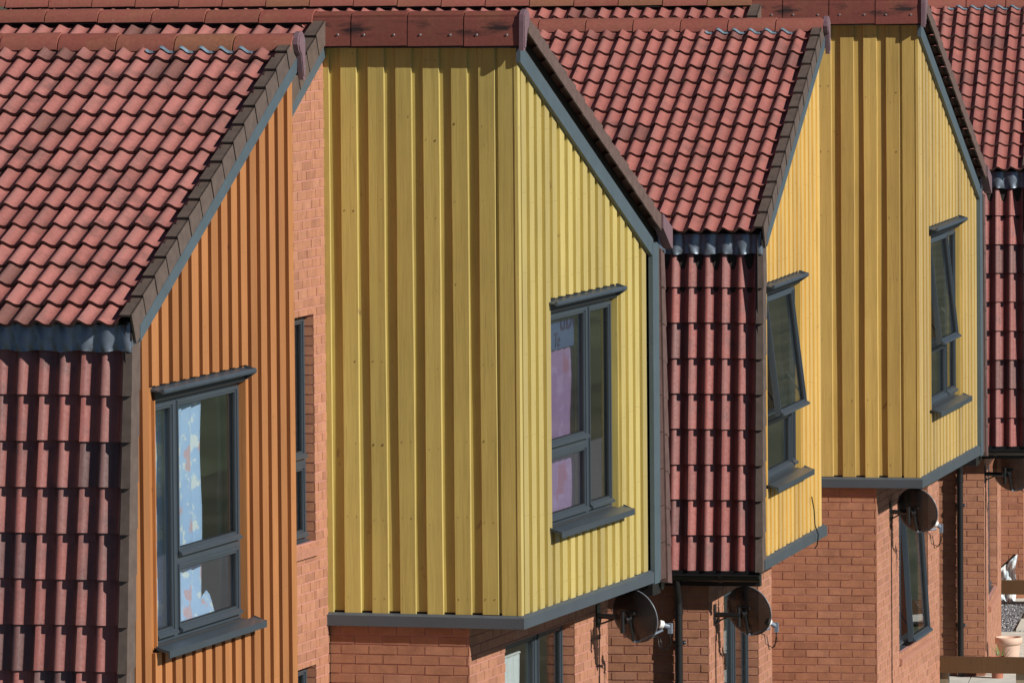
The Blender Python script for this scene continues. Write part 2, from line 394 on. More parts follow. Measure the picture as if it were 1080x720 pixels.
def window(house, X, Y0, Y1, Z0, Z1, lights, label=None, sill=True, canopy=True, brick_sill=False, dep=.055):
    """lights: (y0,y1,[z splits],open or None for every column of panes)"""
    mb = MB(); xf = X-dep; xb = xf-.075
    frame_rect(mb, xb, xf, Y0, Y1, Z0, Z1, .058, 0, .045, .024)
    glass = MB(); subs = []
    for i, (a, b, zs, op) in enumerate(lights):
        if i: mb.box((xb, lights[i-1][1], Z0+.045), (xf+.004, a, Z1-.024), 0)
        zz = [Z0+.045]+list(zs)+[Z1-.024]
        for z in zs: mb.box((xb, a, z-.028), (xf+.003, b, z+.028), 0)
        for k in range(len(zz)-1):
            z0 = zz[k]+(.028 if k else 0); z1 = zz[k+1]-(.028 if k < len(zz)-2 else 0)
            if op is not None and k == len(zz)-2: subs.append((a, b, z0, z1, op)); continue
            sash_mesh(mb, a, b, z0, z1, .045, .05, xf+.006)
            glass.box((xf-.020, a+.04, z0+.04), (xf-.014, b-.04, z1-.04))
    w = mb.make('window', [M['frame'], M['gasket']], house, LIFT)
    if label: w['label'] = label
    if glass.f: glass.make('pane', M['glass'], w, LIFT)
    for a, b, z0, z1, op in subs:
        s = MB(); h = z1-z0; sash_mesh(s, a, b, -h+.0, 0, .045, .045, .018)
        so = s.make('sash', [M['frame'], M['gasket']], w, 0)
        so.location = (xf+.012, 0, z1+LIFT); so.rotation_euler = (0, -op, 0)
        g = MB(); g.box((-.012, a+.04, -h+.04), (-.006, b-.04, -.04)); go = g.make('pane', M['glass'], w, 0)
        go.location = so.location; go.rotation_euler = so.rotation_euler
        for yy in (a+.03, b-.03):
            st = MB(); st.tube([(xf-.02, yy, z0+.30), (xf+.012+math.sin(op)*h*.93, yy, z1-h*.93*math.cos(op))], .006, 6)
            st.make('stay', M['frame'], w, LIFT)
    if sill:
        # folded metal cill: sub-cill, sloping top, front drip, raised ends
        s = MB()
        s.prism([(xf-.0, Y0, Z0-.002), (X+.012, Y0, Z0-.014), (X+.012, Y0, Z0-.030), (xf, Y0, Z0-.030)], (0, Y1-Y0, 0))
        ya, yb = Y0-.055, Y1+.115; zt = Z0-.016; ax = X+.004
        s.prism([(ax, ya, zt+.012), (X+.098, ya, zt-.012), (X+.098, ya, zt-.058), (X+.094, ya, zt-.058), (X+.094, ya, zt-.020), (ax, ya, zt+.004)], (0, yb-ya, 0))
        for yy in (ya, yb-.004):
            s.prism([(ax, yy, zt+.024), (X+.07, yy, zt-.004), (X+.098, yy, zt-.010), (X+.098, yy, zt-.058), (X+.09, yy, zt-.058), (X+.09, yy, zt-.026), (ax, yy, zt)], (0, .004, 0))
        s.make('window_sill', M['frame'], w, LIFT)
    if brick_sill:
        s = MB(); zt = Z0-.002; ya, yb = Y0-.01, Y1+.01; n = int((yb-ya)/.075)
        for i in range(n):
            y = ya+(yb-ya)*i/n; y2 = y+(yb-ya)/n-.002
            s.prism([(xf+.01, y, zt), (X+.030, y, zt-.050), (X+.030, y, zt-.105), (xf+.01, y, zt-.10)], (0, y2-y, 0), 0, random.random())
        s.prism([(xf-.0, Y0, Z0+.012), (X-.02, Y0, Z0-.004), (X-.02, Y0, Z0-.016), (xf, Y0, Z0-.016)], (0, Y1-Y0, 0), 2)
        s.make('window_sill', [M['brick_sill'], M['mortar'], M['frame']], w, LIFT)
    if canopy:
        s = MB(); ya, yb = Y0-.035, Y1+.02; z = Z1+.072; s.box((X-.10, Y0+.001, Z1+.001), (X-.004, Y1-.001, Z1+.070), 1); s.box((X-.10, Y0-.02, Z1+.07), (X-.028, Y1+.02, Z1+.125), 1)
        prof = [(X-.028, z+.020), (X+.044, z+.002), (X+.050, z+.014), (X+.060, z+.020), (X+.070, z+.014), (X+.074, z-.002), (X+.068, z-.016), (X+.056, z-.016), (X+.050, z-.006), (X-.028, z+.002)]
        s.prism([(x, ya, zz) for x, zz in prof], (0, yb-ya, 0))
        s.prism([(X-.02, yb-.003, z+.042), (X+.055, yb-.003, z+.018), (X+.072, yb-.003, z+.010), (X+.068, yb-.003, z-.015), (X-.02, yb-.003, z-.075)], (0, .003, 0))
        s.make('drip_flashing', [M['flash'], M['gasket']], w, LIFT)
    return w
M['brick_sill'] = plain('brick_header', (.36, .165, .11), .9, 0, 30, .12, .1)
M['mortar'] = plain('mortar', (.46, .215, .175), .95)

def verge_units(mb, pts, dirv, nrm, n, gauge, X0, X1, drop, side_t=.014, up=.045):
    """cloaked verge: stepped L-shaped units up a slope lying in the Y-Z plane"""
    d = Vector(dirv).normalized(); nn = Vector(nrm).normalized(); P = Vector(pts)
    for i in range(n):
        a = P+d*(i*gauge-.012); b = P+d*((i+1)*gauge-.020); ra = .022; rb = .004
        rn = random.random(); j = random.uniform(-.003, .003)
        A = [a+nn*(up+ra), b+nn*(up+rb), b-nn*(drop-.004), a-nn*(drop-.004)]
        xo = X1+.004+j*.5; xo2 = X1+j*.5
        # outer cheek (slightly proud at its lower end), inner cheek, top
        q = [Vector((xo, p.y, p.z)) if k in (0, 3) else Vector((xo2, p.y, p.z)) for k, p in enumerate(A)]
        r = [Vector((xo-side_t, p.y, p.z)) if k in (0, 3) else Vector((xo2-side_t, p.y, p.z)) for k, p in enumerate(A)]
        mb.face(q, 0, rn); mb.face(r[::-1], 0, rn)
        for k in range(4):
            kk = (k+1) % 4; mb.face([q[k], r[k], r[kk], q[kk]], 0, rn)
        t0 = [Vector((X0, p.y, p.z)) for p in (A[0], A[1])]
        q2 = [q[0]-nn*.0, q[1]-nn*.0]
        mb.face([t0[0], q2[0], q2[1], t0[1]], 0, rn)
        mb.face([t0[0]-nn*.016, q2[0]-nn*.016, q2[0], t0[0]], 0, rn)
        mb.face([t0[0], t0[1], t0[1]-nn*.03, t0[0]-nn*.03], 0, rn)

def ridge_round(mb, X1, X0, Y, Z, r, seg=.435, leg=0.0, leg_side=0, drop=.055, slope=.48, mi=0):
    """ridge or mono ridge tiles laid along -X from X1; a mono ridge has a straight leg on one side"""
    x = X1; i = 0
    while x > X0:
        xb = x-seg+.010; rn = random.random(); dz = random.uniform(-.003, .003); dy = random.uniform(-.003, .003)
        sec = []
        if leg_side:
            s = leg_side
            # slope-side flank, rounded crown, vertical leg on side s
            sec = [(-s*.126, -.088), (-s*.122, -.062), (-s*.106, -.028), (-s*.080, .000), (-s*.045, .020), (s*.0, .030), (s*.045, .020), (s*.066, -.004), (s*.076, -.04), (s*.084, -leg)]
        else:
            for k in range(9):
                a = math.pi*(k/8.0); sec.append((math.cos(a)*r, math.sin(a)*r*.78-drop))
        A = [(x, Y+dy+p, Z+q+dz+.007) for p, q in sec]; B = [(xb, Y+dy+p, Z+q+dz) for p, q in sec]
        mb.grid([A, B], mi, rn, True)
        t = .014
        Ai = [(x, Y+dy+p*.88, Z+q+dz+.007-t) for p, q in sec]
        mb.grid([Ai, A], mi, rn, False)
        if leg_side:
            s = leg_side; e = A[-1]; e2 = B[-1]
            mb.face([e, e2, (e2[0], e2[1]-s*.014, e2[2]), (e[0], e[1]-s*.014, e[2])], mi, rn)
            mb.face([(e2[0], e2[1]-s*.014, e2[2]), (e[0], e[1]-s*.014, e[2]), (e[0], e[1]-s*.014, e[2]+leg), (e2[0], e2[1]-s*.014, e2[2]+leg)], mi, rn)
            for fx in (.10, .34):   # fixing screws
                c = Vector((x-fx, Y+dy+s*.0815, Z-leg*.62))
                mb.tube([c+Vector((0, -s*.004, 0)), c+Vector((0, s*.006, 0))], [.011, .007], 8, 1)
        x -= seg; i += 1
    mb.grid([[(X1-.01, Y+p*.9, Z+q-.012) for p, q in sec], [(X0, Y+p*.9, Z+q-.012) for p, q in sec]], 2, .5, True)

def end_plate(mb, X, Y, Z, s, h=.30, w=.11, t=.035):
    """shaped end cap of a mono ridge: rounded head and a tapering leg on side s"""
    pts = [(-s*.075, -.045), (-s*.07, .0), (-s*.045, .030), (-s*.0, .045), (s*.05, .036), (s*.085, .008), (s*.095, -.04), (s*.10, -h), (s*.055, -h), (s*.0, -.12), (-s*.05, -.09)]
    mb.prism([(X, Y+p, Z+q) for p, q in pts], (t, 0, 0))
    pts2 = [(p*.8+s*.008, q*.86-.012) for p, q in pts]
    mb.prism([(X+t-.001, Y+p, Z+q) for p, q in pts2], (.008, 0, 0))
    for q in (-.03, -h*.7): mb.tube([(X+t+.005, Y+s*.055, Z+q), (X+t+.012, Y+s*.055, Z+q)], .008, 8, 1)

def lead_strip(mb, Xr, Xl, Y, Ztop, Zbot, s=-1):
    """lead apron dressed down over the waves of the hung tiles (faces side s)"""
    nx = int((Xr-Xl)/PER*12); rows = []
    for k, f in enumerate((0, .3, .6, .85, 1.0)):
        z = Ztop+(Zbot-Ztop)*f; row = []
        for i in range(nx+1):
            x = Xr-(Xr-Xl)*i/nx; t = (Xr-.064-x)/PER
            amp = (.35, .7, .95, 1.0, 1.0)[k]
            y = Y+s*(.062+amp*.030*(.5+.5*math.cos(2*math.pi*t+.9))**.8 + .006*math.sin(i*.9+k*2.1))
            row.append((x, y, z+.006*math.sin(x*23)*f))
        rows.append(row)
    mb.grid(rows, 0, .5, True)
    mb.grid([rows[-1], [(x, y-s*.006, z-.001) for x, y, z in rows[-1]]], 0, .5, False)
    # dressed return round the corner
    e = rows; mb.face([(Xr, e[0][0][1], Ztop), (Xr, e[-1][0][1], Zbot), (Xr, Y+.10, Zbot+.02), (Xr, Y+.10, Ztop)], 0)

def gutter(mb, Xr, Xl, Y, Z, r=.056, s=-1):
    rows = []
    for x in (Xr, Xl):
        rows.append([(x, Y+r*math.cos(a), Z+r*math.sin(a)*1.05) for a in [math.pi+math.pi*k/10 for k in range(11)]])
    mb.grid(rows, 0, .5, True)
    rows2 = [[(x, Y+(y-Y)*.9, Z+(z-Z)*.9) for x, y, z in rw] for rw in rows]
    mb.grid(rows2[::-1], 0, .5, True)
    mb.grid([[rows[0][0], rows[1][0]], [rows2[0][0], rows2[1][0]]], 0); mb.grid([[rows[0][-1], rows[1][-1]], [rows2[0][-1], rows2[1][-1]]], 0)
    mb.face(rows[0]); mb.prism(rows[0], (.012, 0, 0))
    x = Xr-.35
    while x > Xl:
        mb.prism([(x, Y+1.12*(p[1]-Y), Z+1.12*(p[2]-Z)) for p in rows[0]]+[], (.03, 0, 0)); x -= .9
    mb.tube([(Xr, Y-r, Z), (Xl, Y-r, Z)], .008, 6)

XB = -9.0   # how far back the terrace's roofs run
def build_house(g, P, label):
    h = root('terraced_house', g); tag(h, label, 'house', 'pairs of gabled bays along the terrace')
    XL, YL, WL, WH = -.122, P['YL'], P['WL'], P['WH']
    SL = P.get('SL', .504); SH = -.452; SR = .50
    top_hi = 4.66
    fa = WH-.21
    # planes of the roofs (tile bedding)
    zL = lambda y: P.get('ze', 2.912)+SL*(y-P.get('Ye', YL)); zH = lambda y: 4.64+SH*y; zR = lambda y: 4.64+SR*y
    YR = YL+WL            # high wall of the low-start bay
    zRid = zL(YR)
    # --- brickwork
    b = MB(); Xr = -1.55; Xlb = P.get('Xlb', -.60); Xhb = P.get('Xhb', -.43)
    lw, hw, sw = P['base_low'], P['base_high'], P['slot']
    Yh = P.get('dYh', 0)
    wall_side(b, YL+.045, XB, Xlb, -2.7, .02); wall_front(b, Xlb, YL+.045, YR-.01, -2.7, .0, [lw], .13)
    wall_side(b, YR-.01, Xr, Xlb, -2.7, 0, near=False)
    # gable wall of the recess: bricks course by course up to the slope of the roof
    for p, q, r_, s_ in subtract(YR-.01, .02, -2.7, 9, sw):
        PF = lambda u, w, o: (Xr+o, u, w)
        if s_ < 8: brick_rect(b, PF, p, q, r_, s_); continue
        zc = math.floor((zR(p)-.03)/.075)*.075
        if zc > r_: brick_rect(b, PF, p, q, r_, zc)
        z = max(zc, r_)
        while z < zR(q)-.03:
            y0 = max(p, (min(z+.075, zR(q)-.03)+.03-4.64)/SR)
            brick_rect(b, PF, y0, q, z, min(z+.075, zR(q)-.03))
            b.face([(Xr-.0055, max(p, y0-.15), z), (Xr-.0055, y0, z), (Xr-.0055, y0, z+.075)], 1)
            z += .075
    for q in sw: reveal(b, Xr, q, .10)
    wall_side(b, .04, Xr, Xhb, -2.7, .0); wall_front(b, Xhb, .04, WH+.03, -2.7, .0, [hw], .13)
    wall_side(b, WH+.03, XB, Xhb, -2.7, .02, near=False)
    wall_front(b, XB, YL+.05, WH, -2.7, 3.2, real=False)
    b.make('brick_wall', [M['brick'], M['mortar']], h, LIFT)
    # --- dark carcass behind claddings, with floors (keeps rooms closed)
    c = MB(); lo = P['win_low']; hi = P['win_high']
    def panel(X, Ya, Yb, za, topf, hole):
        for p, q, r, s in subtract(Ya, Yb, za, za+1.0e-9+6, [hole]):
            steps = 6
            for i in range(steps):
                ya, yb = p+(q-p)*i/steps, p+(q-p)*(i+1)/steps
                if s >= za+5.9: c.face([(X, ya, r), (X, yb, r), (X, yb, topf(yb)), (X, ya, topf(ya))], 0)
                else: c.face([(X, ya, r), (X, yb, r), (X, yb, s), (X, ya, s)], 0)
    c2 = c
    panel(XL-.030, YL+.04, YR-.03, .02, lambda y: zL(y)-.02, lo)
    panel(-.030, .03, WH-.02, .02, lambda y: zH(y)-.02, hi)
    for X in (XL-.03, -.03):
        c.box((X-2.6, (YL+.05 if X < -.1 else .06), .01), (X-.001, (YR-.05 if X < -.1 else WH-.05), .03), 1)
    c.face([(XL-.03, YL+.12, .02), (XB, YL+.12, .02), (XB, YL+.12, 2.93), (XL-.03, YL+.12, 2.93)], 0)
    c.face([(XL-.03, YR-.03, .02), (XB, YR-.03, .02), (XB, YR-.03, zRid-.05), (XL-.03, YR-.03, zRid-.05)], 1)
    c.face([(-.03, .03, .02), (XB, .03, .02), (XB, .03, 4.6), (-.03, .03, 4.6)], 0)
    c.face([(-.03, WH-.12, .02), (XB, WH-.12, .02), (XB, WH-.12, zH(WH-.1)), (-.03, WH-.12, zH(WH-.1))], 1)
    c.face([(XL-.01, YL+.04, zL(YL+.04)-.015), (XB, YL+.04, zL(YL+.04)-.015), (XB, YR, zRid-.015), (XL-.01, YR, zRid-.015)], 0)
    c.face([(-.01, 0, 4.625), (XB, 0, 4.625), (XB, WH+.05, zH(WH+.05)-.015), (-.01, WH+.05, zH(WH+.05)-.015)], 0)
    c.face([(Xr-.01, YR, zR(YR)-.015), (XB, YR, zR(YR)-.015), (XB, 0, 4.625), (Xr-.01, 0, 4.625)], 0)
    # underside of the overhanging bays
    c.box((Xlb-.02, YL+.02, -.005), (XL, YR-.02, .012), 0); c.box((Xhb-.02, .03, -.005), (0, WH-.02, .012), 0)
    # plastered room partitions behind the windows
    for X, ya, yb in ((XL-2.2, YL+.13, YR-.05), (-2.2, .06, WH-.14)): c.face([(X, ya, .03), (X, yb, .03), (X, yb, 2.7), (X, ya, 2.7)], 1)
    c.make('bay_carcass', [M['board_dark'], M['plaster']], h, LIFT)
    # --- timber cladding
    for hole_m, kind in ((lo, 'low'), (hi, 'high')):
        t = MB(); mat = P['mat_'+kind]
        if kind == 'low':
            X, ya, yb, topf = XL, YL+.075, YR-.01, lambda y: zL(y)-.10
            edge_gap = []
        else: X, ya, yb, topf = 0, 0.0, fa+.04, lambda y: zH(y)-.13
        # recessed lining boards between the face boards
        for p, q, r, s in subtract(ya+(.13 if kind == 'low' else .004), yb-.004, .115, 9, [(hole_m[0], hole_m[1], hole_m[2]-.036, hole_m[3]+.10)]):
            n = max(1, int((q-p)/.22))
            for i in range(n):
                y0, y1 = p+(q-p)*i/n, p+(q-p)*(i+1)/n
                za = topf(y0) if s > 8 else s; zb = topf(y1) if s > 8 else s
                t.face([(X-.026, y0, r), (X-.026, y1, r), (X-.026, y1, zb), (X-.026, y0, za)], 0, random.random())
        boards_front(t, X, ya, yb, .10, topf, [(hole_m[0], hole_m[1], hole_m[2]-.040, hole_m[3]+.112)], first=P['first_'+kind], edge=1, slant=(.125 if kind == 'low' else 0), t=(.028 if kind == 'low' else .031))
        # reveal linings round the window
        y0, y1, z0, z1 = hole_m
        t.box((X-.13, y1, z0-.01), (X-.004, y1+.022, z1+.01), 0, .4); t.box((X-.13, y0-.022, z0-.01), (X-.004, y0, z1+.01), 0, .6)
        t.box((X-.13, y0, z1), (X-.02, y1, z1+.02), 0, .4)
        if kind == 'high':
            xs = [-.310-.2215*k for k in range(6)]
            t.face([(-1.56, .026, .115), (-.004, .026, .115), (-.004, .026, 4.6), (-1.56, .026, 4.6)], 0, .45)
            boards_side(t, .003, xs, .130, .10, 4.60, t=.023)
            t.box((-1.575, .0, .10), (-1.508, .026, 4.6), 0, .7)
            t.box((-.155, .008, .10), (-.0270, .026, 4.6), 0, .35)     # corner board of the side face
            t.box((-.0265, .004, .095), (.0015, .072, 4.56), 0, .8)
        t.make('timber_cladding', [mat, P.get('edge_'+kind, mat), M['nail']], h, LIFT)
    # --- grey base trim (fascia), barge boards, upright trim
    f = MB()
    f.prism([(.03, -.03, 0), (.03, -.03, .082), (.0, -.0, .100), (-.02, -.0, .100), (-.02, -.0, 0)], (0, WH+.0, 0))
    f.prism([(.03, -.03, 0), (.03, -.03, .0815), (0, -.001, .099), (0, .02, .099), (0, .02, 0)], (-1.585, 0, 0))
    f.make('fascia', M['grey'], h, LIFT)
    f = MB(); f.prism([(XL+.03, YL-.0, 0), (XL+.03, YL-.0, .082), (XL, YL, .100), (XL-.02, YL, .100), (XL-.02, YL, 0)], (0, WL+.02, 0))
    f.make('fascia', M['grey'], h, LIFT)
    f = MB()
    f.prism([(.0, -.02, zH(0)-.30), (.0, fa+.02, zH(fa)-.31), (.0, fa+.02, zH(fa)-.165), (.0, -.02, zH(0)-.155)], (.034, 0, 0))
    f.make('barge_board', M['barge'], h, LIFT)
    f = MB(); f.box((.0, fa, -.01), (.036, WH-.06, zH(fa)-.20)); f.box((-.03, WH-.06, .0), (.030, WH-.005, zH(WH)-.12))
    f.make('corner_trim', M['barge'], h, LIFT)
    f = MB()
    f.prism([(XL-.02, YL+.16, zL(YL+.16)-.196), (XL-.02, YR-.0, zRid-.196), (XL-.02, YR-.0, zRid-.09), (XL-.02, YL+.16, zL(YL+.16)-.09)], (.056, 0, 0))
    f.make('barge_board', M['barge'], h, LIFT)
    f = MB()
    f.prism([(Xr-.0, YR+.2, zR(YR+.2)-.26), (Xr, -.03, zR(0)-.26), (Xr, -.03, zR(0)-.13), (Xr, YR+.2, zR(YR+.2)-.13)], (.03, 0, 0))
    f.make('barge_board', M['barge'], h, LIFT)
    # --- roofs
    def slope_roof(name, Xright, Ya, za, Yb, zb, mat, gauge, flip=False):
        t = MB(); v = Vector((0, Yb-Ya, zb-za)); ln = v.length; rows = int(round(ln/gauge)); gg = ln/rows
        n = Vector((0, -(zb-za), abs(Yb-Ya))) if Yb > Ya else Vector((0, abs(zb-za), abs(Yb-Ya)))
        if Yb < Ya: n = Vector((0, (zb-za), abs(Yb-Ya)))
        W = Xright-XB; nc = int(W/(2*PER))
        tiles(t, (Xright, Ya, za), (-1, 0, 0), v, n, nc*2*PER, rows, gg, keep=None)
        o = t.make(name, [mat, M['tile_edge']], h, LIFT); return o, rows, gg
    rm = P['roofmat']; ov = P.get('ov', .0); ovv = -.03
    roofL, nL, gL = slope_roof('tiled_roof', XL-.035, YL-ov, zL(YL-ov), YR-.02, zL(YR-.02), rm, .272)
    roofR, nR, gR = slope_roof('tiled_roof', Xr-.035, YR+.15, zR(YR+.15), -.04, zR(-.04), rm, .272)
    roofH, nH, gH = slope_roof('tiled_roof', -.0, WH+.13, zH(WH+.13), .04, zH(.04), rm, .272)
    v = MB(); verge_units(v, (0, YL-ovv, zL(YL-ovv)), (0, 1, SL), (0, -SL, 1), nL, gL, XL-.055, XL+.030, .155)
    v.prism([(XL+.002, YL-ovv+.02, zL(YL-ovv+.02)-.13), (XL+.002, YR, zRid-.15), (XL+.002, YR, zRid+.03), (XL+.002, YL-ovv+.02, zL(YL-ovv+.02)+.03)], (.012, 0, 0), 1)
    v.make('verge_tiles', [M['verge'], M['board_dark']], h, LIFT)
    v = MB(); verge_units(v, (0, YR+.15, zR(YR+.15)), (0, 1, SR), (0, -SR, 1), nR, gR, Xr-.055, Xr+.045, .115)
    v.make('verge_tiles', M['verge'], h, LIFT)
    v = MB(); verge_units(v, (0, WH+.13, zH(WH+.13)), (0, -1, -SH), (0, -SH, 1), nH, gH, -.03, .085, .060)
    v.box((-.035, .0, zH(0)-.16), (-.012, .10, zH(0)-.05), 0)
    v.prism([(-.05, 0.0, zH(0)-.02), (-.05, WH+.10, zH(WH+.10)-.02), (-.05, WH+.10, zH(WH+.10)-.19), (-.05, 0, zH(0)-.19)], (.045, 0, 0), 1)
    v.prism([(.03, WH+.10, zH(WH+.10)-.105), (.03, WH+.155, zH(WH+.155)-.10), (.03, WH+.155, zH(WH+.155)+.07), (.03, WH-.13, zH(WH-.13)+.07), (.03, WH-.13, zH(WH-.13)-.045)], (.075, 0, 0), 2)
    v.make('verge_tiles', [M['verge_lt'], M['board_dark'], M['endcap']], h, LIFT)
    # --- ridges
    r = MB(); ridge_round(r, XL+.035, XB, YR-.02, zL(YR)+.045, .105, .435, .25, 1, slope=SL); r.make('ridge_tiles', [M['ridge'], M['steel'], M['board_dark']], h, LIFT)
    r = MB(); end_plate(r, XL+.035, YR-.015, zL(YR)+.05, 1); r.make('ridge_end_cap', [M['endcap'], M['steel']], h, LIFT)
    r = MB(); ridge_round(r, Xr-.045, XB, -.015, 4.695, .125, .435, drop=.055); r.make('ridge_tiles', [M['ridge'], M['steel'], M['board_dark']], h, LIFT)
    r = MB(); ridge_round(r, .045, Xr-.02, .0, 4.695, .105, .450, .235, -1, slope=-SH, mi=0); r.make('ridge_tiles', [M['ridge_big'], M['steel'], M['board_dark']], h, LIFT)
    r = MB(); end_plate(r, .047, -.0, 4.70, -1, .27); r.make('ridge_end_cap', [M['endcap'], M['steel']], h, LIFT)
    # blue lead scallops under part of the ridge
    s = MB(); rows = [[], []]
    for i in range(121):
        x = XL-.20-i*(.147*5.6)/120; t = (XL-.035-x)/PER
        hgt = profile(t)
        for k, d in enumerate((-.196, -.165)): rows[k].append((x, YR+d, zL(YR+d)+hgt*.9+.012+.030))
    s.grid(rows, 0); s.make('ridge_flashing', M['lead_blue'], h, LIFT)
    # --- hung tiles, near side of the low bay
    bat = P.get('bat', .055); wo = P.get('wo', 0.0); n = Vector((0, -1, bat)).normalized(); vv = Vector((0, bat, 1)).normalized()
    t = MB(); rows = 9; gg = 2.76/rows
    nc = int((XL-.05-XB)/(2*PER))
    tiles(t, (XL-.052, YL-.005+wo, -.005), (-1, 0, 0), vv, n, nc*2*PER, rows, gg, .04, .022, .036, H=.038)
    t.make('hung_tiles', [P['hungmat'], M['tile_edge']], h, LIFT)
    # corner verge units
    t = MB()
    for i in range(rows):
        z0 = -.01+i*gg; z1 = z0+gg+.02; y0 = YL-.01+wo+bat*z0; y1 = YL-.01+wo+bat*z1; rn = random.random()
        a = .022
        P0 = [(XL-.046, y0-.055-a, z0), (XL+.022, y0-.055-a, z0), (XL+.022, y0+.10, z0+.03), (XL-.046, y0+.10, z0+.03)]
        P1 = [(XL-.046, y1-.055, z1), (XL+.012, y1-.055, z1), (XL+.012, y1+.11, z1+.03), (XL-.046, y1+.11, z1+.03)]
        t.face(P0[::-1], 0, rn); t.face(P1, 0, rn)
        for k in range(4):
            kk = (k+1) % 4; t.face([P0[k], P0[kk], P1[kk], P1[k]], 0, rn)
    t.make('corner_tiles', M['verge'], h, LIFT)
    s = MB(); lead_strip(s, XL+.012, XB, YL+wo+bat*2.83, 2.93, 2.735); s.make('lead_flashing', M['lead'], h, LIFT)
    s = MB(); s.face([(XL, YL+.04, zL(YL+.04)-.02), (XB, YL+.04, zL(YL+.04)-.02), (XB, YL+.16, 2.90), (XL, YL+.16, 2.90)], 0)
    s.make('soffit', M['board_dark'], h, LIFT)
    # --- hung tiles, far side of the high bay
    bat = .055; n = Vector((0, 1, bat)).normalized(); vv = Vector((0, -bat, 1)).normalized()
    t = MB(); nc2 = int((-.05-XB)/(2*PER)); hh = zH(WH)-.15; rows2 = 9; g2 = hh/rows2
    tiles(t, (-.05-nc2*2*PER, WH+.20, .0), (1, 0, 0), vv, n, nc2*2*PER, rows2, g2, .04, .022, .036, H=.038)
    t.make('hung_tiles', [P['hungmat'], M['tile_edge']], h, LIFT)
    t = MB()
    for i in range(rows2):
        z0 = .0+i*g2; z1 = z0+g2-.006; rn = random.random()
        y0 = WH+.315-bat*z0; y1 = WH+.315-bat*z1
        t.prism([(-.040, WH+.02, z0+.0), (-.040, y0-.10, z0+.0), (-.040, y1-.10, z1), (-.040, WH+.02, z1)], (.055, 0, 0), 0, rn)
        t.prism([(-.075, y0-.105, z0-.035), (-.075, y0+.028, z0-.055), (-.075, y1+.0, z1-.03), (-.075, y1-.105, z1-.01)], (.105, 0, 0), 1, rn)
    t.make('corner_tiles', [M['verge_dark'], M['verge_rose']], h, LIFT)
    s = MB(); s.prism([(-.06, WH-.05, zH(WH)-.20), (-.06, WH+.19, zH(WH)-.25), (-.06, WH+.18, zH(WH)-.36), (-.06, WH-.05, zH(WH)-.3)], (.07, 0, 0))
    s.make('lead_flashing', M['lead_blue'], h, LIFT)
    # --- gutters and downpipe
    s = MB(); gutter(s, XL-.01, XB, YL-.10+P.get('wo', 0), -.035); s.box((XB, YL-.06+P.get('wo', 0), -.135), (XL-.01, YL+.04, -.002), 0)
    s.make('gutter', M['black'], h, LIFT)
    s = MB(); gutter(s, -.05, XB, WH+.30, -.045); s.box((XB, WH+.03, -.13), (-.05, WH+.27, -.006), 0); s.make('gutter', M['black'], h, LIFT)
    s = MB(); xp = -.855; yp = YL+.045-.058
    s.tube([(xp, YL-.10, -.08), (xp, YL-.10, -.15), (xp, yp, -.26), (xp, yp, -.34)], .034, 12)
    s.tube([(xp, yp, -.30), (xp, yp, ZG+.05)], .034, 12); s.tube([(xp, yp, -.33), (xp, yp, -.39)], .040, 12)
    for z in (-.62, -1.9): s.tube([(xp, yp, z), (xp, yp, z-.035)], .040, 12); s.box((xp-.05, yp+.02, z-.03), (xp+.05, yp+.06, z), 0); s.tube([(xp+.045, yp-.0, z-.015), (xp+.065, yp, z-.015)], .008, 6, 1)
    s.make('downpipe', [M['black'], M['lnbgrey']], h, LIFT)
    # --- windows
    window(h, XL, *lo, P['lights_low'])
    window(h, 0, *hi, P['lights_high'])
    window(h, Xlb, *lw, P['lights_blow'], sill=False, canopy=False, brick_sill=True, dep=.10)
    window(h, Xhb, *hw, P['lights_bhigh'], sill=False, canopy=False, brick_sill=True, dep=.10)
    for q in sw:
        w = q[1]-q[0]
        window(h, Xr, *q, [(q[0]+.058, q[1]-.058, [q[2]+.62], None)], sill=False, canopy=False, brick_sill=True, dep=.075)
    # dark backs so that no light leaks behind the brick windows
    for X, q in ((Xlb, lw), (Xhb, hw), (Xr, sw[0]), (Xr, sw[1])):
        k = MB(); k.box((X-1.3, q[0]-.25, q[2]-.2), (X-1.28, q[1]+.25, q[3]+.2), 0)
        k.make('room_partition', M['plaster'], h, LIFT)
    return h

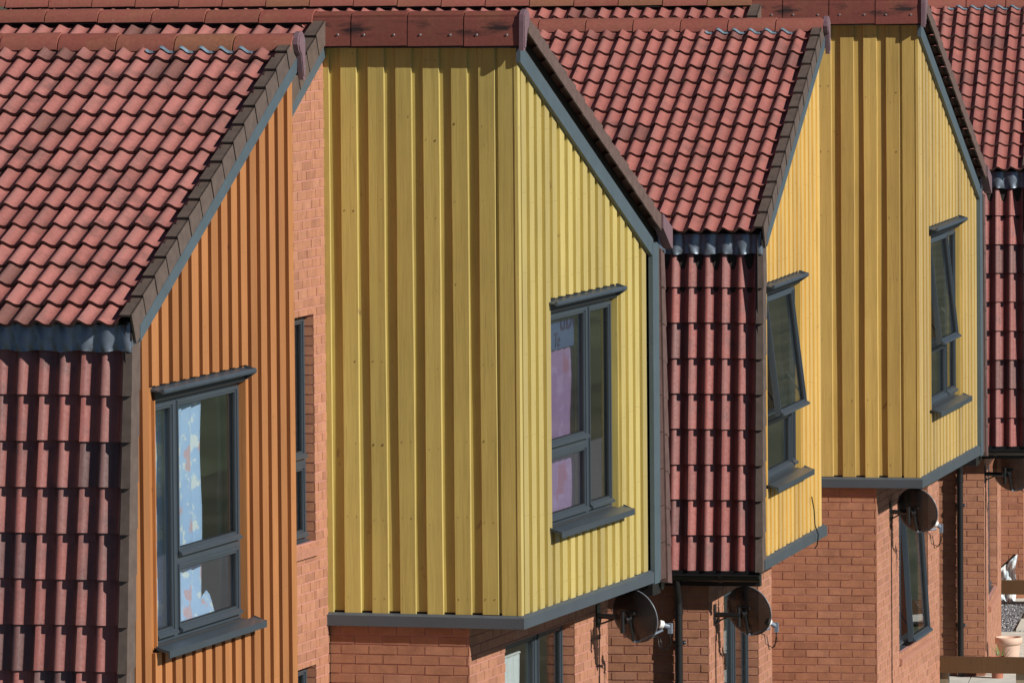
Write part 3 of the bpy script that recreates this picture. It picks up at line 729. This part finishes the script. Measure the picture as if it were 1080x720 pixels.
M['verge_lt'] = plain('verge_brown', (.115, .075, .066), .6, 0, 12, .2, .15)
M['verge_rose'] = plain('verge_rose_brown', (.115, .068, .062), .55, 0, 12, .2, .1)
M['lead_blue'] = plain('lead_bright', (.22, .33, .42), .4, .4, 15, .3)
def ridge_big_mat():
    m = M['ridge'].copy(); m.name = 'ridge_clay_sooty'; nt = m.node_tree; b = nt.nodes['Principled BSDF']
    src = b.inputs['Base Color'].links[0].from_socket
    tc = nt.nodes.new('ShaderNodeTexCoord'); mp = nt.nodes.new('ShaderNodeMapping'); L(nt, tc.outputs['Object'], mp.inputs[0])
    mp.inputs['Scale'].default_value = (2.6, 1, 11); n = noise(nt, mp.outputs[0], 1.0, 4, .6)
    sx = nt.nodes.new('ShaderNodeSeparateXYZ'); L(nt, tc.outputs['Object'], sx.inputs[0])
    zc = LIFT+4.695-.10
    band = N(nt, 'ShaderNodeMapRange'); L(nt, sx.outputs[2], band.inputs[0])
    d = N(nt, 'ShaderNodeMath', operation='SUBTRACT'); L(nt, sx.outputs[2], d.inputs[0]); d.inputs[1].default_value = zc
    ab = N(nt, 'ShaderNodeMath', operation='ABSOLUTE'); L(nt, d.outputs[0], ab.inputs[0])
    w = ramp(nt, mul(nt, ab.outputs[0], 10), [(.15, (1, 1, 1)), (.75, (0, 0, 0))])
    s = ramp(nt, n, [(.50, (0, 0, 0)), (.60, (1, 1, 1))])
    f = mul(nt, s.outputs[0], w.outputs[0])
    dk = mix(nt, 1, src, (.72, .66, .66), 'MULTIPLY'); c = mix(nt, mul(nt, f, .95), dk, (.022, .014, .014)); L(nt, c, b.inputs['Base Color'])
    return m
M['ridge_big'] = ridge_big_mat()

def hi_lights(Y0, Y1, op=None): return [(Y0+.058, 2.04, [1.29], op), (2.11, Y1-.058, [], None)]
def lo_lights(Y0, Y1): return [(Y0+.058, Y0+.50, [], None), (Y0+.57, Y1-.058, [1.25], None)]
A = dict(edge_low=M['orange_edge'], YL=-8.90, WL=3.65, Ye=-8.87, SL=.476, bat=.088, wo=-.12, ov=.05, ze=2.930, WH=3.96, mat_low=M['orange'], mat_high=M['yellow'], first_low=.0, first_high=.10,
         roofmat=M['roof'], hungmat=M['hung'])
yl = -8.66
A['win_low'] = (yl+.33, yl+2.29, .715, 2.362); A['lights_low'] = lo_lights(yl+.33, yl+2.29)
A['win_high'] = (.86, 2.82, .70, 2.368); A['lights_high'] = hi_lights(.86, 2.82)
A['base_low'] = (yl+.9, yl+2.7, -1.75, -.30); A['lights_blow'] = [(yl+.958, yl+2.642, [], None)]
A['base_high'] = (1.02, 3.01, -1.72, -.24); A['lights_bhigh'] = [(1.078, 2.17, [], None), (2.24, 2.952, [], None)]
A['slot'] = [(-1.45, -.30, .68, 2.42), (-1.45, -.32, -1.75, -.27)]
B = dict(YL=-8.38, WL=3.344, WH=4.106, mat_low=M['amber'], mat_high=M['gold'], first_low=.0, first_high=.10,
         roofmat=M['roof_clean'], hungmat=M['hung_red'])
yl = B['YL']
B['win_low'] = (yl+.36, yl+2.14, .72, 2.362); B['lights_low'] = [(yl+.42, yl+1.82, [1.27], R(6.9)), (yl+1.88, yl+2.08, [], None)]
B['win_high'] = (.80, 2.75, .70, 2.368); B['lights_high'] = [(.858, 2.0, [1.29], R(6.2)), (2.07, 2.692, [], None)]
B['base_low'] = (yl+.80, yl+2.62, -1.75, -.30); B['lights_blow'] = [(yl+.858, yl+1.78, [], None), (yl+1.85, yl+2.562, [], None)]
B['base_high'] = (1.45, 3.38, -1.76, -.20); B['lights_bhigh'] = [(1.508, 2.12, [], None), (2.19, 3.322, [], R(3.5))]
B['slot'] = [(-1.45, -.30, .68, 2.42), (-1.45, -.32, -1.75, -.27)]
Cc = dict(B); Cc.update(Xhb=-.61, mat_low=M['amber'], mat_high=M['yellow'])
build_house('A', A, 'nearest terraced house, orange timber bay with blue curtains beside a tall yellow timber bay')
build_house('B', B, 'middle terraced house, narrow amber timber bay with open window beside a golden timber bay')
build_house('C', Cc, 'farthest house at the right edge, red tiled roof and hung tiles above brick base')

# ------------------------------------------------------------------ things in and on the houses
def curtain(name, g, X, Ya, Yb, Za, Zb, mat, label, cat='curtain', amp=.02, freq=38, slant=0):
    o = root(name, g, X, Ya, Za); mb = MB(); n = 40; w = Yb-Ya; hgt = Zb-Za; rows = []
    for k in range(9):
        z = hgt*k/8; rows.append([(amp*math.sin(freq*y+.6*math.sin(k*1.3)), y*(1-slant*(1-k/8)), z) for y in [w*i/n for i in range(n+1)]])
    mb.grid(rows, 0, .5, True); mb.grid([[(x-.004, y, z) for x, y, z in r] for r in rows[::-1]], 0, .5, True)
    me = mb.make('fabric', mat, o); r = MB()
    r.tube([(0, -.03, hgt+.01), (0, w+.03, hgt+.01)], .012, 8); r.make('curtain_rail', M['white'], o)
    tag(o, label, cat)
yl = -8.66
curtain('curtain', 'A', -.27, yl+.42, yl+.97, .78, 2.33, M['blue_curtain'], 'blue curtain showing through the narrow near light of the orange bay window', freq=30)
curtain('curtain', 'A', -.27, yl+1.18, yl+1.74, .78, 2.28, M['blue_curtain'], 'blue patterned curtain hanging in the wide light of the orange bay window', freq=30)
curtain('curtain', 'A', -.33, yl+2.28, yl+2.5, .78, 2.30, M['white_curtain'], 'pale net curtain at the far jamb inside the orange bay window', amp=.012)
curtain('curtain', 'A', -.165, 1.36, 2.06, .74, 2.15, M['lilac_curtain'], 'lilac pink curtain behind the window of the tall yellow bay')
curtain('curtain', 'A', -.64, 1.55, 2.10, -1.60, -.42, M['white_net'], 'white curtain in the ground floor window below the tall yellow bay', amp=.012)
curtain('curtain', 'B', -.78, -7.35, -6.75, -1.60, -.42, M['white_net'], 'white curtain in the ground floor window below the narrow amber bay', amp=.012)
# poster with purple letters at the head of the yellow bay's window
o = root('poster', 'A', -.135, 1.28, 2.04); tag(o, 'navy paper banner with purple script letters at the top of the yellow bay window', 'banner')
mb = MB(); mb.box((-.004, -.1, .0), (0, .78, .30)); mb.make('sheet', M['poster'], o)
def letters(txt, size, loc, parent, mat):
    cu = bpy.data.curves.new('letters', 'FONT'); cu.body = txt; cu.size = size; cu.extrude = .0015; cu.shear = .2
    t = bpy.data.objects.new('letters', cu); me = bpy.data.meshes.new_from_object(t)
    bpy.data.objects.remove(t)
    ob = bpy.data.objects.new('lettering', me); col.objects.link(ob); me.materials.clear(); me.materials.append(mat)
    ob.parent = parent; ob.location = loc; ob.rotation_euler = (R(90), 0, R(90))
    return ob
letters('ubc', .36, (.004, .30, .14), o, M['ink']); letters('Te', .16, (.004, .14, .02), o, M['ink'])
# crumpled bedding heap on the orange bay's inner sill
o = root('blanket', 'A', -.42, yl+1.45, .72); tag(o, 'crumpled blue and white blanket on the sill inside the orange bay window', 'blanket')
mb = MB(); rows = []
for i in range(13):
    rows.append([(-.10+.30*j/12.0, -.65+1.3*i/12.0, max(0, .34*math.sin(math.pi*i/12)**.5*math.sin(math.pi*j/12)**.6+.05*math.sin(i*2.3+j*1.7))) for j in range(13)])
mb.grid(rows, 0); bo = mb.make('cloth', M['blue_curtain'], o)

def dish(g, X, Y, Z, c, lnb, label, wall_drop=1.9):
    """c: centre of the reflector, lnb: receiver, both in house coordinates; X,Y,Z the wall fixing"""
    o = root('satellite_dish', g, X, Y, Z); a = YAW[g]; tag(o, label, 'satellite dish', 'satellite dishes on the brick walls')
    base = Vector((X, Y, Z)); C0 = Vector(c)-base; Lp = Vector(lnb)-base
    nrm = Vector((.40, .89, .22)).normalized()
    up = (Vector((0, 0, 1))-nrm*nrm.z).normalized(); side = up.cross(nrm).normalized()
    mb = MB(); rows = []; ro, rz = .228, .222
    for k in range(9):
        f = k/8; rows.append([C0+side*(ro*f*math.cos(t))+up*(rz*f*math.sin(t))+nrm*(.065*f*f-.03) for t in [2*math.pi*i/40 for i in range(40)]])
    mb.grid(rows, 0, .5, True, True)
    rows2 = [[p-nrm*.006 for p in r] for r in rows]; mb.grid(rows2[::-1], 0, .5, True, True)
    mb.make('reflector', M['dish'], o)
    r = MB(); ring = rows[-1]; r.tube(ring+[ring[0]], .0055, 6, 0, .5, False); r.make('rim', M['rim'], o)
    b = MB()
    hub = C0-nrm*.10
    b.box((-.0, -.05, -.09), (.012, .05, .09)); b.tube([(.006, 0, 0), (hub.x-.02, 0, -.01)], .022, 10)
    b.tube([(.012, 0, -.07), (hub.x*.55, 0, -.015)], .008, 6)
    b.tube([(hub.x-.02, 0, -.01), (hub.x-.02, hub.y, hub.z), ], .018, 8)
    b.tube([hub+Vector((-.02, 0, .07)), hub+Vector((-.02, 0, -.10))], .020, 10)
    b.tube([hub, C0-nrm*.02], .03, 8)
    b.tube([C0-nrm*.04+up*.05, C0-nrm*.035-up*.19], [.022, .016], 8)
    b.tube([C0-nrm*.05+up*.05-side*.07, C0-nrm*.05+up*.05+side*.07], .014, 8)
    b.make('mounting_bracket', M['black'], o)
    f = MB(); foot = C0-up*.215+nrm*.02
    f.tube([C0-nrm*.035-up*.19, foot, Lp-up*.035-nrm*.02], .011, 8); f.make('feed_arm', M['lnbgrey'], o)
    q = MB(); d = (C0-Lp).normalized(); q.tube([Lp+d*.045, Lp+d*.01], [.034, .034], 12, 0); q.tube([Lp+d*.01, Lp-d*.05], [.020, .022], 12, 1)
    x = Lp-d*.055; q.box((x.x-.010, x.y-.02, x.z-.055), (x.x+.022, x.y+.02, x.z+.028), 1)
    q.make('receiver', [M['white'], M['lnbgrey']], o)
    cb = MB(); s0 = x+Vector((.0, 0, -.06))
    cb.tube([s0, s0+Vector((.01, 0, -.07)), s0+Vector((-.03, 0, -.13)), s0+Vector((-.09, .0, -.10)), s0+Vector((-.10, 0, -.02)), foot+Vector((.05, .03, .02)), foot], .0045, 6)
    cb.tube([s0+Vector((.005, .01, 0)), s0+Vector((-.01, 0, -.12)), s0+Vector((-.06, .0, -.15)), s0+Vector((-.08, 0, -.03))], .0045, 6)
    cb.tube([(.03, .005, -.02), (.012, .02, -.10), (.006, .03, -.3), (.006, .035, -.9), (.006, .03, -wall_drop)], .005, 6)
    cb.make('cable', M['black'], o)
M['rim'] = plain('dish_rim', (.16, .18, .21), .35)
dish('A', -.43, 3.68, -.27, (-.085, 3.5, -.255), (.124, 3.685, -.335), 'black mesh satellite dish under the tall yellow bay, nearest of the dishes')
dish('B', -.60, -8.06, -.42, (-.33, -7.95, -.405), (-.145, -7.80, -.52), 'black mesh satellite dish under the narrow amber bay, beside the black downpipe')
dish('B', -.43, .90, -.31, (-.178, .90, -.303), (-.003, 1.10, -.45), 'black mesh satellite dish under the golden bay, over the tilted ground floor window')
dish('C', -.60, -8.25, -.31, (-.33, -8.1, -.303), (-.13, -7.95, -.43), 'black mesh satellite dish at the right edge, below the red hung tiles')
# loose aerial wire over the amber cladding
o = root('aerial_wire', 'B', 0, 0, 0); tag(o, 'thin dark wire dangling over the lower edge of the amber cladding', 'wire')
mb = MB(); mb.tube([(-.10, -5.83, .42), (-.085, -5.80, .30), (-.085, -5.75, .16), (-.06, -5.72, .07), (-.078, -5.68, -.03), (-.10, -5.70, -.06)], .006, 6); mb.make('strand', M['black'], o)

# ------------------------------------------------------------------ gardens
def ground_z(Yw):
    pts = [(-60, ORG['A'][2]+ZG), (70, ORG['A'][2]+ZG), (78, ORG['B'][2]+ZG), (86.6, ORG['B'][2]+ZG), (90, ORG['C'][2]+ZG), (104, ORG['C'][2]+ZG), (180, ORG['C'][2]+ZG-.6), (500, ORG['C'][2]+ZG-2)]
    for (a, za), (b, zb) in zip(pts[:-1], pts[1:]):
        if Yw <= b: return za+(zb-za)*max(0, (Yw-a))/(b-a)+BASE
    return pts[-1][1]+BASE
def lawn_mat():
    m, nt, b = new_mat('lawn'); v = coords(nt); n = noise(nt, v, 25, 6, .7); n2 = noise(nt, v, .25, 3)
    c = mix(nt, ramp(nt, n2, [(.4, (0, 0, 0)), (.7, (1, 1, 1))]).outputs[0], ramp(nt, n, [(.3, (.03, .04, .018)), (.7, (.065, .08, .038))]).outputs[0], (.12, .12, .07))
    L(nt, c, b.inputs['Base Color']); b.inputs['Roughness'].default_value = .95; bump(nt, n, b, .6, .03); return m
M['lawn'] = lawn_mat()
mb = MB(); ys = [-60, 0, 40, 60, 70, 74, 78, 82, 86.6, 88, 90, 96, 104, 130, 180, 300, 600]; xs = [-200, -40, -10, 0, 10, 20, 60, 300]
mb.grid([[(x, y, ground_z(y)-.012) for x in xs] for y in ys], 0, .5, False)
tag(mb.make('ground', M['lawn']), kind='structure')
M['asphalt'] = plain('asphalt', (.21, .215, .225), .9, 0, 8, .2)
mb = MB(); ys = [20, 60, 70, 78, 86.6, 90, 104, 130, 180]; mb.grid([[(x+.3*(y-60), y, ground_z(y)+.004) for x in (9, 14)] for y in ys], 0, .5, False); tag(mb.make('reflection_road', M['asphalt']), kind='structure')  # out-of-view asphalt strip, added so the panes reflect grey
M['slab'] = plain('concrete_slab', (.60, .60, .55), .9, 0, 6, .12, .2)
M['slab_edge'] = plain('slab_joint', (.16, .17, .06), .95, 0, 30, .5)
gz = lambda g: ZG
def slab_set(g, rects, name='path'):
    o = root(name, g); o2 = MB()
    for (xa, xb, ya, yb) in rects:
        nx = max(1, round((xb-xa)/.6)); ny = max(1, round((yb-ya)/.6))
        for i in range(nx):
            for j in range(ny):
                a, b2 = xa+(xb-xa)*i/nx, xa+(xb-xa)*(i+1)/nx-.012; c, d = ya+(yb-ya)*j/ny, ya+(yb-ya)*(j+1)/ny-.012
                o2.box((a, c, -.01), (b2, d, .038+random.uniform(-.003, .003)), 0, random.random())
        o2.box((xa-.03, ya-.03, -.008), (xb+.02, yb+.02, .012), 1)
    m = o2.make('paving', [M['slab'], M['slab_edge']], None); bpy.data.objects.remove(o)
    m.name = name; m.location = wpt(g, 0, 0, ZG); m.rotation_euler = (0, 0, -YAW[g]); tag(m, kind='structure')
slab_set('C', [(-1.5, 3.2, -.26, 1.0), (-.505, .7, -2.0, -.75), (-.52, .7, -3.45, -2.26), (-1.3, 3.2, -12.6, -3.75)])
slab_set('B', [(-1.5, 3.2, -12.6, -3.75), (-.3, .7, -3.4, 4.6)])
slab_set('A', [(-1.5, 3.2, -12.6, -3.75), (-.3, .7, -3.4, 4.6)])
def gravel_mat():
    m, nt, b = new_mat('gravel'); a = attr(nt); v = coords(nt); n = noise(nt, v, 60, 3)
    r = ramp(nt, a, [(0, (.05, .055, .07)), (.5, (.16, .17, .19)), (.85, (.33, .34, .36)), (1, (.6, .6, .6))])
    L(nt, r.outputs[0], b.inputs['Base Color']); b.inputs['Roughness'].default_value = .8; return m
M['gravel'] = gravel_mat()
mb = MB(); mb.face([(-1.5, -3.72, .004), (1.6, -3.72, .004), (1.6, -.30, .004), (-1.5, -.30, .004)], 0, .1)
for i in range(9000):
    x = random.uniform(-.95, .9); y = random.uniform(-3.68, -.32)
    if x > .0 and random.random() < .6: continue
    s = random.uniform(.008, .017); rn = random.random(); c = Vector((x, y, .006+s*.4)); q = [Vector((random.uniform(.6, 1)*s*math.cos(t+rn*6), random.uniform(.6, 1)*s*math.sin(t+rn*6), 0)) for t in (0, 1.57, 3.14, 4.71)]
    tp = c+Vector((0, 0, s*random.uniform(.5, .9)))
    for k in range(4): mb.face([c+q[k], c+q[(k+1) % 4], tp], 0, rn)
o = mb.make('gravel', M['gravel']); o.location = wpt('C', 0, 0, ZG); o.rotation_euler = (0, 0, -YAW['C']); tag(o, kind='stuff')

def knee_rail(g, X0, X1, Y, ztop, label, posts, zg=ZG):
    o = root('garden_fence', g, X0, Y, zg); tag(o, label, 'fence', 'timber knee rails between the gardens')
    r = MB(); t = ztop-zg; r.box((0, -.022, t-.165), (X1-X0, .022, t), 0, .4); ro = r.make('rail', M['rail'], o)
    for px in posts:
        p = MB(); p.box((px-.045, .024, -.05), (px+.045, .11, t-.03), 0, random.random()); p.make('post', M['post'], o)
knee_rail('B', -.475, 3.4, 4.15, -2.062, 'low brown timber garden rail in front, meeting the golden bay corner', [.08, .86, 2.1, 3.2], -2.55)
knee_rail('C', -.95, 3.2, -.50, -2.195, 'low brown timber garden rail behind, beyond the gravel bed', [.9, 2.1, 3.2])

def pot(g, X, Y, Z, r, hgt, mat, label, group=None):
    o = root('plant_pot', g, X, Y, Z); tag(o, label, 'plant pot'); mb = MB(); pr = [(.0, .0), (.62, 0), (.66, .05), (.86, .78), (.88, .80), (1.0, .81), (1.02, .93), (.99, 1.0), (.91, 1.0), (.90, .9), (.86, .86), (0, .85)]
    rows = [[(r*a*math.cos(t), r*a*math.sin(t), hgt*z) for t in [2*math.pi*i/40 for i in range(40)]] for a, z in pr]
    mb.grid(rows, 0, .5, True, True); bo = mb.make('pot_body', mat, o); return o
M['terra_pale'] = plain('pale_terracotta', (.62, .44, .35), .75, 0, 10, .12)
M['terra'] = plain('terracotta', (.36, .13, .08), .75, 0, 10, .15)
M['soil'] = plain('soil', (.03, .02, .015), 1)
M['leaf'] = plain('leaf', (.10, .18, .03), .6)

o = pot('C', -.37, -7.9, ZG+.03, .145, .38, M['terra_pale'], 'large pale clay flower pot on the paving behind the front rail')
p = MB(); p.tube([(0, 0, .30), (0, 0, .322)], .12, 20); p.make('soil', M['soil'], o)
o = pot('C', -.455, -8.55, ZG+.03, .088, .24, M['terra'], 'small dark terracotta pot low behind the front rail, beside the brick wall')
# tuft of strap leaves between the pots
o = root('garden_plant', 'C', -.43, -8.30, ZG+.04); tag(o, 'small tuft of thin green leaves sprouting between the two pots', 'plant')
p = MB()
for i in range(16):
    a = random.uniform(0, 6.28); l = random.uniform(.18, .36); d = Vector((math.cos(a), math.sin(a), 0)); w = Vector((-d.y, d.x, 0))*.007; b0 = d*.01
    m1 = d*.05+Vector((0, 0, l*.7)); e = d*random.uniform(.08, .16)+Vector((0, 0, l)); rn = random.random()
    p.face([b0-w, b0+w, m1+w, m1-w], 0, rn); p.face([m1-w, m1+w, e], 0, rn)
p.make('leaves', M['leaf'], o)
# crumpled foil-like sheet leaning on the wall
def sheet_mat():
    m, nt, b = new_mat('crumpled_sheet'); v = coords(nt); n = noise(nt, v, 9, 4, .6)
    c = ramp(nt, n, [(.35, (.34, .46, .56)), (.5, (.62, .68, .70)), (.65, (.80, .80, .78))]); L(nt, c.outputs[0], b.inputs['Base Color']); b.inputs['Roughness'].default_value = .4
    bump(nt, n, b, .8, .03); return m
M['sheet'] = sheet_mat()
o = root('plastic_sheet', 'C', -.80, -.12, ZG+.03); tag(o, 'crumpled white and pale blue plastic sheet leaning on the brick wall behind the rail', 'plastic sheet')
p = MB(); n = 14; rows = []
for i in range(n+1):
    f = i/n; row = []
    x = -.13+.245*f; top = .30+.245*f
    for j in range(n+1):
        g2 = j/n; row.append((x+.012*math.sin(9*g2+f*5), -.05-.10*(1-g2)+.018*math.sin(f*13+g2*7)+.012*math.sin(f*29-g2*17), top*g2))
    rows.append(row)
p.grid(rows, 0, .5, True); p.grid([[(x, y+.012, z) for x, y, z in r] for r in rows[::-1]], 0, .5, True)
p.make('sheet', M['sheet'], o)
p = MB(); p.tube([(-.14, -.02, .30), (-.08, -.035, .37), (.02, -.035, .46), (.10, -.03, .54)], .012, 8)
p.make('hem', M['black'], o)

# unseen grass slope, added to give the panes a soft green reflection
M['bank'] = plain('reflection_grass', (.13, .16, .085), .95, 0, .35, .4)
mb = MB(); mb.grid([[(17+u+.3*(y-60), y, ground_z(y)-.1+h+.5*math.sin(y*.11+u*.3)*(u > 0)) for u, h in ((0, 0), (3, .25), (8, .7), (16, 1.4), (30, 2.5), (60, 4.5), (120, 7))] for y in range(40, 241, 8)], 0, .5, True)
tag(mb.make('reflection_bank', M['bank']), kind='structure')

# ------------------------------------------------------------------ light, sky, camera
a = YAW['A']; ld = Vector((.838, -.250, .485)).normalized()
sd = Vector((ld.x*math.cos(a)+ld.y*math.sin(a), -ld.x*math.sin(a)+ld.y*math.cos(a), ld.z))
sun = bpy.data.lights.new('Sun', 'SUN'); sun.energy = 5.0; sun.angle = R(.5); sun.color = (1, .945, .86)
so = bpy.data.objects.new('Sun', sun); col.objects.link(so); so.rotation_euler = sd.to_track_quat('Z', 'Y').to_euler(); so.location = (30, 20, 40)
w = bpy.data.worlds.new('World'); scn.world = w; w.use_nodes = True; nt = w.node_tree
sk = nt.nodes.new('ShaderNodeTexSky'); sk.sky_type = 'NISHITA'; sk.sun_disc = False
sk.sun_elevation = math.asin(sd.z); sk.sun_rotation = math.atan2(sd.x, sd.y); sk.air_density = .3; sk.dust_density = .05
bg = nt.nodes['Background']; bg.inputs[1].default_value = .05; L(nt, sk.outputs[0], bg.inputs[0])

f, pitch, roll = 9034.19, .0681, -.0081
cam = bpy.data.cameras.new('Camera'); cam.sensor_width = 36; cam.lens = 36*f/1080; cam.clip_end = 3000; cam.clip_start = .5
co = bpy.data.objects.new('Camera', cam); col.objects.link(co); scn.camera = co
c, s, cp, sp = math.cos(roll), math.sin(roll), math.cos(pitch), math.sin(pitch)
r0 = Vector((1, 0, 0)); u0 = Vector((0, sp, cp)); fw = Vector((0, cp, -sp))
rt = c*r0+s*u0; up = c*u0-s*r0
Mx = Matrix((rt, up, -fw)).transposed().to_4x4(); Mx.translation = (0, 0, BASE); co.matrix_world = Mx
v = scn.view_settings; v.view_transform = 'Standard'; v.look = 'None'; v.exposure = .16; v.gamma = 1; v.use_curve_mapping = False
